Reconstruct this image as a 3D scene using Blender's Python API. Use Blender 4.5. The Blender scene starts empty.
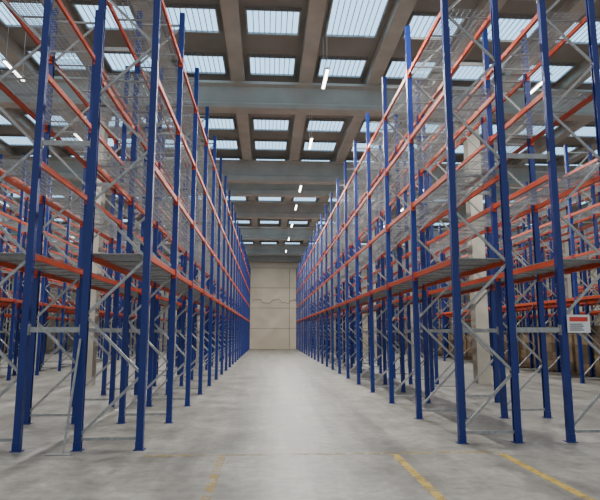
import bpy, bmesh, math, random
from mathutils import Vector, Matrix
random.seed(7)
S=bpy.context.scene
COL=S.collection

# ---------------------------------------------------------------- helpers
class MB:
    def __init__(s): s.v=[];s.f=[];s.m=[]
    def box(s,x0,x1,y0,y1,z0,z1,mi=0):
        b=len(s.v)
        s.v+=[(x0,y0,z0),(x1,y0,z0),(x1,y1,z0),(x0,y1,z0),(x0,y0,z1),(x1,y0,z1),(x1,y1,z1),(x0,y1,z1)]
        for q in ((0,3,2,1),(4,5,6,7),(0,1,5,4),(1,2,6,5),(2,3,7,6),(3,0,4,7)):
            s.f.append(tuple(b+i for i in q)); s.m.append(mi)
    def bar(s,p,q,w,t,side=Vector((0,1,0)),mi=0):
        p=Vector(p);q=Vector(q);d=(q-p).normalized()
        a=(side-d*side.dot(d)).normalized()*t/2; c=d.cross(a).normalized()*w/2
        b=len(s.v)
        for o in (p,q):
            for k in (-a-c,a-c,a+c,-a+c): s.v.append(tuple(o+k))
        for f in ((3,2,1,0),(4,5,6,7),(0,1,5,4),(1,2,6,5),(2,3,7,6),(3,0,4,7)):
            s.f.append(tuple(b+i for i in f)); s.m.append(mi)
    def prism(s,prof,z0,z1,mi=0):
        n=len(prof);b=len(s.v)
        for z in (z0,z1):
            for (x,y) in prof: s.v.append((x,y,z))
        for i in range(n):
            j=(i+1)%n; s.f.append((b+i,b+j,b+n+j,b+n+i)); s.m.append(mi)
        s.f.append(tuple(b+n+i for i in range(n))); s.m.append(mi)
        s.f.append(tuple(b+n-1-i for i in range(n))); s.m.append(mi)
    def prism_x(s,prof,x0,x1,mi=0):
        n=len(prof);b=len(s.v)
        for x in (x0,x1):
            for (y,z) in prof: s.v.append((x,y,z))
        for i in range(n):
            j=(i+1)%n; s.f.append((b+i,b+j,b+n+j,b+n+i)); s.m.append(mi)
        s.f.append(tuple(b+n+i for i in range(n))); s.m.append(mi)
        s.f.append(tuple(b+n-1-i for i in range(n))); s.m.append(mi)
    def mesh(s,name,mats):
        me=bpy.data.meshes.new(name); me.from_pydata(s.v,[],s.f)
        for m in mats: me.materials.append(m)
        me.polygons.foreach_set('material_index',s.m); me.update()
        return me
def obj(name,me,parent=None,loc=(0,0,0)):
    o=bpy.data.objects.new(name,me); COL.objects.link(o); o.location=loc
    if parent: o.parent=parent
    return o
def newmat(name):
    m=bpy.data.materials.new(name); m.use_nodes=True
    nt=m.node_tree; return m,nt,nt.nodes['Principled BSDF']
def N(nt,t,**k):
    n=nt.nodes.new(t)
    for a,b in k.items(): setattr(n,a,b)
    return n
def noisy(name,c1,c2,scale=3,rough=.5,metal=0,bump=0,detail=6,stretch=None):
    m,nt,b=newmat(name)
    tc=N(nt,'ShaderNodeTexCoord'); mp=N(nt,'ShaderNodeMapping')
    if stretch: mp.inputs['Scale'].default_value=stretch
    no=N(nt,'ShaderNodeTexNoise'); no.inputs['Scale'].default_value=scale; no.inputs['Detail'].default_value=detail
    cr=N(nt,'ShaderNodeValToRGB'); cr.color_ramp.elements[0].position=.3; cr.color_ramp.elements[1].position=.7
    cr.color_ramp.elements[0].color=(*c1,1); cr.color_ramp.elements[1].color=(*c2,1)
    L=nt.links.new
    L(tc.outputs['Object'],mp.inputs[0]);L(mp.outputs[0],no.inputs['Vector']);L(no.outputs[0],cr.inputs[0]);L(cr.outputs[0],b.inputs['Base Color'])
    b.inputs['Roughness'].default_value=rough; b.inputs['Metallic'].default_value=metal
    if bump:
        bu=N(nt,'ShaderNodeBump'); bu.inputs['Strength'].default_value=bump
        L(no.outputs[0],bu.inputs['Height']);L(bu.outputs[0],b.inputs['Normal'])
    return m
def emis(name,c,st):
    m,nt,b=newmat(name)
    b.inputs['Base Color'].default_value=(*c,1)
    b.inputs['Emission Color'].default_value=(*c,1); b.inputs['Emission Strength'].default_value=st
    return m

M_blue=noisy('blue_powder_coat',(.001,.014,.135),(.0015,.020,.175),2,.45)
M_or=noisy('orange_powder_coat',(.36,.034,.003),(.44,.044,.004),2,.5)
M_galv=noisy('galvanised_steel',(.26,.27,.26),(.40,.40,.39),12,.45,.35)
M_wire=noisy('zinc_wire',(.27,.28,.28),(.40,.40,.40),8,.4,.3)
M_conc=noisy('precast_concrete',(.37,.345,.285),(.47,.44,.37),1.2,.85,0,.1)
M_roof=noisy('roof_slab',(.22,.205,.175),(.29,.27,.235),.8,.9)
M_wall=noisy('wall_panel',(.54,.47,.36),(.66,.58,.45),.5,.85,0,.05)
M_joint=noisy('joint_sealant',(.28,.24,.18),(.34,.29,.22),3,.9)
M_box=noisy('cardboard',(.19,.13,.075),(.28,.20,.12),2.2,.85)
M_dark=noisy('dark_cardboard',(.10,.07,.045),(.16,.12,.08),2,.85)
M_wood=noisy('pallet_wood',(.25,.16,.08),(.36,.25,.13),4,.8,stretch=(1,8,8))
M_white=noisy('white_paint',(.70,.70,.68),(.78,.78,.76),5,.5)
M_red=noisy('red_paint',(.6,.03,.02),(.7,.05,.03),5,.5)
M_black=noisy('black_slot_shade_print',(.02,.02,.02),(.04,.04,.04),5,.5)  # painted darkness of the post slots, also the sign print
M_sky=emis('polycarbonate_rooflight',(.40,.70,1.0),2.2)
M_tube=emis('led_tube',(1,.98,.92),14)

# ---------------------------------------------------------------- rack row
BAY=2.79; NB=20; D=1.11
LV=[3.2,4.85,6.5,8.15]; TOP=9.4
def post(mb,xc,yc,sgn):
    d=.115;w=.105;t=.012;l=.03
    P=[(0,-w/2),(0,w/2),(-d,w/2),(-d,w/2-l),(-d+t,w/2-l),(-d+t,w/2-t),(-t,w/2-t),(-t,-w/2+t),(-d+t,-w/2+t),(-d+t,-w/2+l),(-d,-w/2+l),(-d,-w/2)]
    if sgn<0: prof=[(xc-x*1,yc+y) for x,y in P][::-1]
    else: prof=[(xc+x,yc+y) for x,y in P]
    mb.prism(prof,0.012,TOP)
    x0=min(p[0] for p in prof);x1=max(p[0] for p in prof)
    mb.box(x0-.03,x1+.03,yc-.09,yc+.09,0,.012)
    mb.box(x0-.005,x1+.005,yc-w/2-.008,yc-w/2,0.012,.14)
    xo=xc+(.0006 if sgn>0 else -.0006)
    z=.3
    while z<TOP-.1:
        for s in (-1,1):
            mb.box(min(xc,xo),max(xc,xo),yc+s*.028-.007,yc+s*.028+.007,z,z+.03,2)  # no real hole: thin black box paints the shade inside a perforation slot
        z+=.1
def make_frames():
    mb=MB()
    for i in range(NB+1):
        y=i*BAY
        post(mb,D,y,1); post(mb,0,y,-1)
        z=.25; side=0; pitch=.98
        mb.bar((.08,y,.18),(D-.08,y,.18),.05,.04,mi=1)
        while z+pitch<TOP-.1:
            a,b=(.09,D-.09) if side==0 else (D-.09,.09)
            mb.bar((a,y,z),(b,y,z+pitch-.05),.045,.035,mi=1)
            z+=pitch; side^=1
        mb.bar((.08,y,z+.02),(D-.08,y,z+.02),.045,.04,mi=1)
    return mb.mesh('upright_frames',[M_blue,M_galv,M_black])
def make_beams():
    mb=MB()
    for i in range(NB):
        y0=i*BAY+.055;y1=(i+1)*BAY-.055
        for z in LV:
            for x0 in (.02,D-.07):
                mb.box(x0,x0+.05,y0,y1,z-.055,z+.045)
                for ya,yb in ((y0,y0+.012),(y1-.012,y1)):
                    mb.box(x0-.02,x0+.07,ya,yb,z-.12,z+.09)
    return mb.mesh('load_beams',[M_or])
def make_decks():
    mb=MB()
    for i in range(NB):
        y0=i*BAY+.08;y1=(i+1)*BAY-.08
        for li,z in enumerate(LV):
            zz=z+.055
            if li==0:
                n=22
                for k in range(n):
                    ya=y0+(y1-y0)*k/n
                    mb.box(.03,D-.03,ya,ya+(y1-y0)/n-.022,zz-.004,zz+.006)
            else:
                n=40
                for k in range(n+1):
                    y=y0+(y1-y0)*k/n
                    mb.box(.03,D-.03,y-.0055,y+.0055,zz,zz+.006)
            for k in range(10):
                x=.05+(D-.1)*k/9
                mb.box(x-.006,x+.006,y0,y1,zz-.012,zz-.006)
            for k in range(4):
                y=y0+.25+(y1-y0-.5)*k/3
                mb.box(.07,D-.07,y-.022,y+.022,zz-.035,zz-.012)
    return mb.mesh('wire_decks',[M_wire])
ME_F=make_frames();ME_B=make_beams();ME_D=make_decks()
def spacers(x0,x1):
    mb=MB()
    for i in range(NB+1):
        y=i*BAY
        for z in (1.95,5.2,8.45):
            mb.box(x0,x1,y-.02,y+.02,z-.045,z+.045)
            mb.box(x0,x0+.012,y-.05,y+.05,z-.09,z+.09); mb.box(x1-.012,x1,y-.05,y+.05,z-.09,z+.09)
    return mb.mesh('row_spacers',[M_galv])
def row(x,y0,gap=None):
    e=bpy.data.objects.new('pallet_rack',None); COL.objects.link(e); e.location=(x,y0,0); e.empty_display_size=.3
    obj('upright_frames',ME_F,e);obj('load_beams',ME_B,e);obj('wire_decks',ME_D,e)
    if gap: obj('row_spacers',spacers(D,D+gap),e)
    return e
YL=9.7;YR=9.95
row(-5.09,YL,.85); row(-3.13,YL)
row(3.34,YR,.84); row(5.29,YR)
row(-13.4,YL,.88); row(-11.41,YL)
row(11.9,YR,.93); row(13.94,YR)
row(-21.8,YL,.88); row(-19.81,YL)
row(20.4,YR,.93); row(22.44,YR)

# ---------------------------------------------------------------- shell
XW0,XW1,YE,ZR=-27.0,28.0,67.0,12.2
m,nt,b=newmat('worn_concrete_floor');L=nt.links.new
tc=N(nt,'ShaderNodeTexCoord')
n1=N(nt,'ShaderNodeTexNoise');n1.inputs['Scale'].default_value=.8;n1.inputs['Detail'].default_value=10;n1.inputs['Roughness'].default_value=.7
n2=N(nt,'ShaderNodeTexNoise');n2.inputs['Scale'].default_value=6;n2.inputs['Detail'].default_value=10;n2.inputs['Roughness'].default_value=.7
mp=N(nt,'ShaderNodeMapping');mp.inputs['Scale'].default_value=(2.2,.12,1)
n3=N(nt,'ShaderNodeTexNoise');n3.inputs['Scale'].default_value=1;n3.inputs['Detail'].default_value=5
L(tc.outputs['Object'],n1.inputs['Vector']);L(tc.outputs['Object'],n2.inputs['Vector']);L(tc.outputs['Object'],mp.inputs[0]);L(mp.outputs[0],n3.inputs['Vector'])
c1=N(nt,'ShaderNodeValToRGB');e=c1.color_ramp.elements;e[0].position=.33;e[1].position=.66;e[0].color=(.135,.128,.11,1);e[1].color=(.35,.335,.295,1);L(n1.outputs[0],c1.inputs[0])
mx=N(nt,'ShaderNodeMix',data_type='RGBA',blend_type='MULTIPLY');mx.inputs[0].default_value=.7
c2=N(nt,'ShaderNodeValToRGB');e=c2.color_ramp.elements;e[0].position=.36;e[1].position=.6;e[0].color=(.5,.5,.5,1);e[1].color=(1,1,1,1);L(n2.outputs[0],c2.inputs[0])
L(c1.outputs[0],mx.inputs[6]);L(c2.outputs[0],mx.inputs[7])
mx2=N(nt,'ShaderNodeMix',data_type='RGBA',blend_type='MULTIPLY');mx2.inputs[0].default_value=.75
c3=N(nt,'ShaderNodeValToRGB');e=c3.color_ramp.elements;e[0].position=.38;e[1].position=.56;e[0].color=(.66,.66,.66,1);e[1].color=(1,1,1,1);L(n3.outputs[0],c3.inputs[0])
L(mx.outputs[2],mx2.inputs[6]);L(c3.outputs[0],mx2.inputs[7]);L(mx2.outputs[2],b.inputs['Base Color'])
r=N(nt,'ShaderNodeMapRange');r.inputs[3].default_value=.34;r.inputs[4].default_value=.58;L(n1.outputs[0],r.inputs[0]);L(r.outputs[0],b.inputs['Roughness'])
M_floor=m
mb=MB();mb.box(XW0,XW1,-6,YE,-.2,0);obj('floor',mb.mesh('floor',[M_floor]))
def wall(name,x0,x1,y0,y1):
    mb=MB();mb.box(x0,x1,y0,y1,0,ZR+.3)
    return mb
mb=wall('w',XW0-.3,XW1+.3,YE,YE+.3)
for z in (2.4,4.8,7.2,9.6): mb.box(XW0,XW1,YE-.012,YE,z-.035,z+.035,1)
mb.box(XW0,XW1,YE-.25,YE,10.3,10.9,2)
for x in range(-24,28,6): mb.box(x+2.56,x+2.64,YE-.012,YE,0,9.5,1)
obj('wall_end',mb.mesh('wall_end',[M_wall,M_joint,M_conc]))
for nm,xa,xb,xi in (('wall_left',XW0-.3,XW0,XW0),('wall_right',XW1,XW1+.3,XW1-.012)):
    mb=wall(nm,xa,xb,6,YE)
    for z in (2.4,4.8,7.2,9.6): mb.box(xi,xi+.012,6,YE,z-.02,z+.02,1)
    obj(nm,mb.mesh(nm,[M_wall,M_joint]))
mb=MB();mb.box(XW0-.3,XW1+.3,11,YE,ZR,ZR+.3);obj('ceiling',mb.mesh('ceiling',[M_roof]))
mb=MB();px=[];x=1.45-2.7*10
while x<XW1: px.append(x);x+=2.7
for x in px:
    if x-.3<XW0: continue
    mb.box(x-.26,x+.26,11,YE,ZR-.42,ZR)
obj('trim_roof_purlins',mb.mesh('purlins',[M_conc]))
mb=MB();GY=11.1;GP=10.3
for y in [GY+GP*k for k in range(6)]+[35.0]:
    dz=0.12 if y<25 else 0
    P=[(-.30,10.55+dz),(.30,10.55+dz),(.30,10.85),(.16,10.95),(.16,11.6),(.3,11.68),(.3,11.78),(-.3,11.78),(-.3,11.68),(-.16,11.6),(-.16,10.95),(-.3,10.85)]
    mb.prism_x([(y+a,c) for a,c in P],XW0,XW1)
obj('trim_roof_girders',mb.mesh('girders',[M_conc]))
mbc=MB();mbc.box(-.25,.25,-.25,.25,0,10.55);mbc.box(-.35,.35,-.3,.3,10.2,10.55)
mec=mbc.mesh('concrete_column',[M_conc])
for k in range(1,6):
    for x in (-6.6,-16.4,8.2,17.6):
        obj('concrete_column',mec,None,(x,GY+GP*k,0))
mb=MB()
for x in [a+1.35 for a in px[:-1]]:
    if x-.9<XW0 or x+.9>XW1: continue
    y=13.55
    while y<YE-2:
        e0=1.0 if (abs(x-2.8)<.2 and 16<y<18) else 0
        ya=y-e0
        mb.box(x-.84,x+.84,ya,y+1.4,ZR-.05,ZR-.01,0)
        mb.box(x-.9,x+.9,ya-.06,ya,ZR-.12,ZR,1);mb.box(x-.9,x+.9,y+1.4,y+1.46,ZR-.12,ZR,1)
        mb.box(x-.9,x-.84,ya,y+1.4,ZR-.12,ZR,1);mb.box(x+.84,x+.9,ya,y+1.4,ZR-.12,ZR,1)
        for q in range(1,9):
            xx=x-.84+1.68*q/9; mb.box(xx-.014,xx+.014,ya,y+1.4,ZR-.065,ZR-.05,1)
        y+=3.1
obj('window_roof_lights',mb.mesh('roof_lights',[M_sky,M_galv]))

# ---------------------------------------------------------------- luminaires
mf=MB();mf.box(-.07,.07,-.75,.75,.02,.08,0);mf.box(-.04,.04,-.70,.70,0,.02,1)
for yy in (-.6,.6): mf.box(-.005,.005,yy-.005,yy+.005,.08,1.895)
mef=mf.mesh('luminaire',[M_white,M_tube])
def lamp(x,y,p=340):
    e=obj('strip_light',mef,None,(x,y,10.3))
    l=bpy.data.lights.new('tube_lamp','AREA');l.shape='RECTANGLE';l.size=.10;l.size_y=1.4;l.energy=p;l.color=(1,.96,.89)
    o=bpy.data.objects.new('tube_lamp',l);COL.objects.link(o);o.parent=e;o.location=(0,0,-.01)
for y in (11.2,17.7,24.2,32.2,37.2,43.7,50.2,58.0):
    for x in (-17.4,-8.3,1.87,9.25,18.4): lamp(x,y,680 if x==1.87 else 460)  # outer-aisle lines are unseen, added as extra light within the racks

# ---------------------------------------------------------------- goods
mb=MB()
for i in range(NB):
    for s in (0,1):
        y=i*BAY+.16+s*1.3; 
        for q in (0,.45,.9): mb.box(0,1.0,y+q,y+q+.12,.0,.1,2)
        for q in range(7): mb.box(q*.15,q*.15+.1,y,y+1.05,.1,.13,2)
        h=random.choice((4,4,5,4))
        for a in range(3):
            for c in range(3):
                for z in range(h):
                    mb.box(a*.34,a*.34+.325,y+.01+c*.35,y+.01+c*.35+.335,.13+z*.42,.13+z*.42+.405,random.choice((0,0,1)))
obj('carton_pallets',mb.mesh('carton_pallets',[M_box,M_dark,M_wood]),None,(13.99,YR,0))

def yellow(name,lo,hi,mxv):
    m,nt,b=newmat(name);L=nt.links.new
    tc=N(nt,'ShaderNodeTexCoord');n=N(nt,'ShaderNodeTexNoise');n.inputs['Scale'].default_value=4;n.inputs['Detail'].default_value=8;n.inputs['Roughness'].default_value=.7
    cr=N(nt,'ShaderNodeValToRGB');cr.color_ramp.elements[0].position=lo;cr.color_ramp.elements[1].position=hi
    cr.color_ramp.elements[0].color=(0,0,0,1);cr.color_ramp.elements[1].color=(mxv,mxv,mxv,1)
    tr=N(nt,'ShaderNodeBsdfTransparent');ms=N(nt,'ShaderNodeMixShader')
    b.inputs['Base Color'].default_value=(.48,.33,.06,1);b.inputs['Roughness'].default_value=.7
    L(tc.outputs['Object'],n.inputs['Vector']);L(n.outputs[0],cr.inputs[0]);L(cr.outputs[0],ms.inputs[0]);L(tr.outputs[0],ms.inputs[1]);L(b.outputs[0],ms.inputs[2])
    L(ms.outputs[0],nt.nodes['Material Output'].inputs[0])
    return m
mb=MB()
mb.box(-1.9,3.7,9.15,9.25,.001,.003,1)
mb.box(-.75,-.63,4,9.1,.001,.003,1)
mb.box(1.96,2.08,4,9.1,.001,.003,0)
mb.box(3.66,3.78,4,9.1,.001,.003,0)
obj('floor_marking',mb.mesh('floor_marking',[yellow('worn_yellow_paint',.36,.54,.85),yellow('faded_yellow_paint',.44,.66,.5)]))

mb=MB();mb.box(0,.42,0,.012,0,.32,0);mb.box(.04,.38,-.003,0,.2,.28,1)
for k in range(4): mb.box(.04,.3-.03*(k%2),-.003,0,.04+k*.035,.055+k*.035,2)
obj('rack_load_sign',mb.mesh('rack_load_sign',[M_white,M_red,M_black]),None,(5.38,YR-.1,1.9))
mb=MB();mb.bar((-3.2,YL-.30,.02),(-3.10,YL-.085,1.8),.035,.02);mb.box(-3.45,-3.05,YL-.38,YL-.29,0,.015)
obj('loose_brace_bar',mb.mesh('loose_brace_bar',[M_galv]))
cu=bpy.data.curves.new('wall_cable','CURVE');cu.dimensions='3D';cu.bevel_depth=.03
sp=cu.splines.new('POLY');pts=[(-1.8+i*.2,YE-.04,5.6+.25*math.sin(i*.55)+.12*math.sin(i*1.7)) for i in range(27)]
sp.points.add(len(pts)-1)
for p,q in zip(sp.points,pts): p.co=(*q,1)
cu.materials.append(M_joint);o=bpy.data.objects.new('wall_cable',cu);COL.objects.link(o)

w=bpy.data.worlds.new('World');S.world=w;w.use_nodes=True
w.node_tree.nodes['Background'].inputs[0].default_value=(.85,.92,1,1);w.node_tree.nodes['Background'].inputs[1].default_value=.75
cam=bpy.data.cameras.new('Camera');cam.sensor_width=36;cam.lens=33.6;cam.clip_end=300
co=bpy.data.objects.new('Camera',cam);COL.objects.link(co);co.location=(0,0,1.9)
co.rotation_euler=(math.radians(98.4),0,math.radians(-3.3));S.camera=co
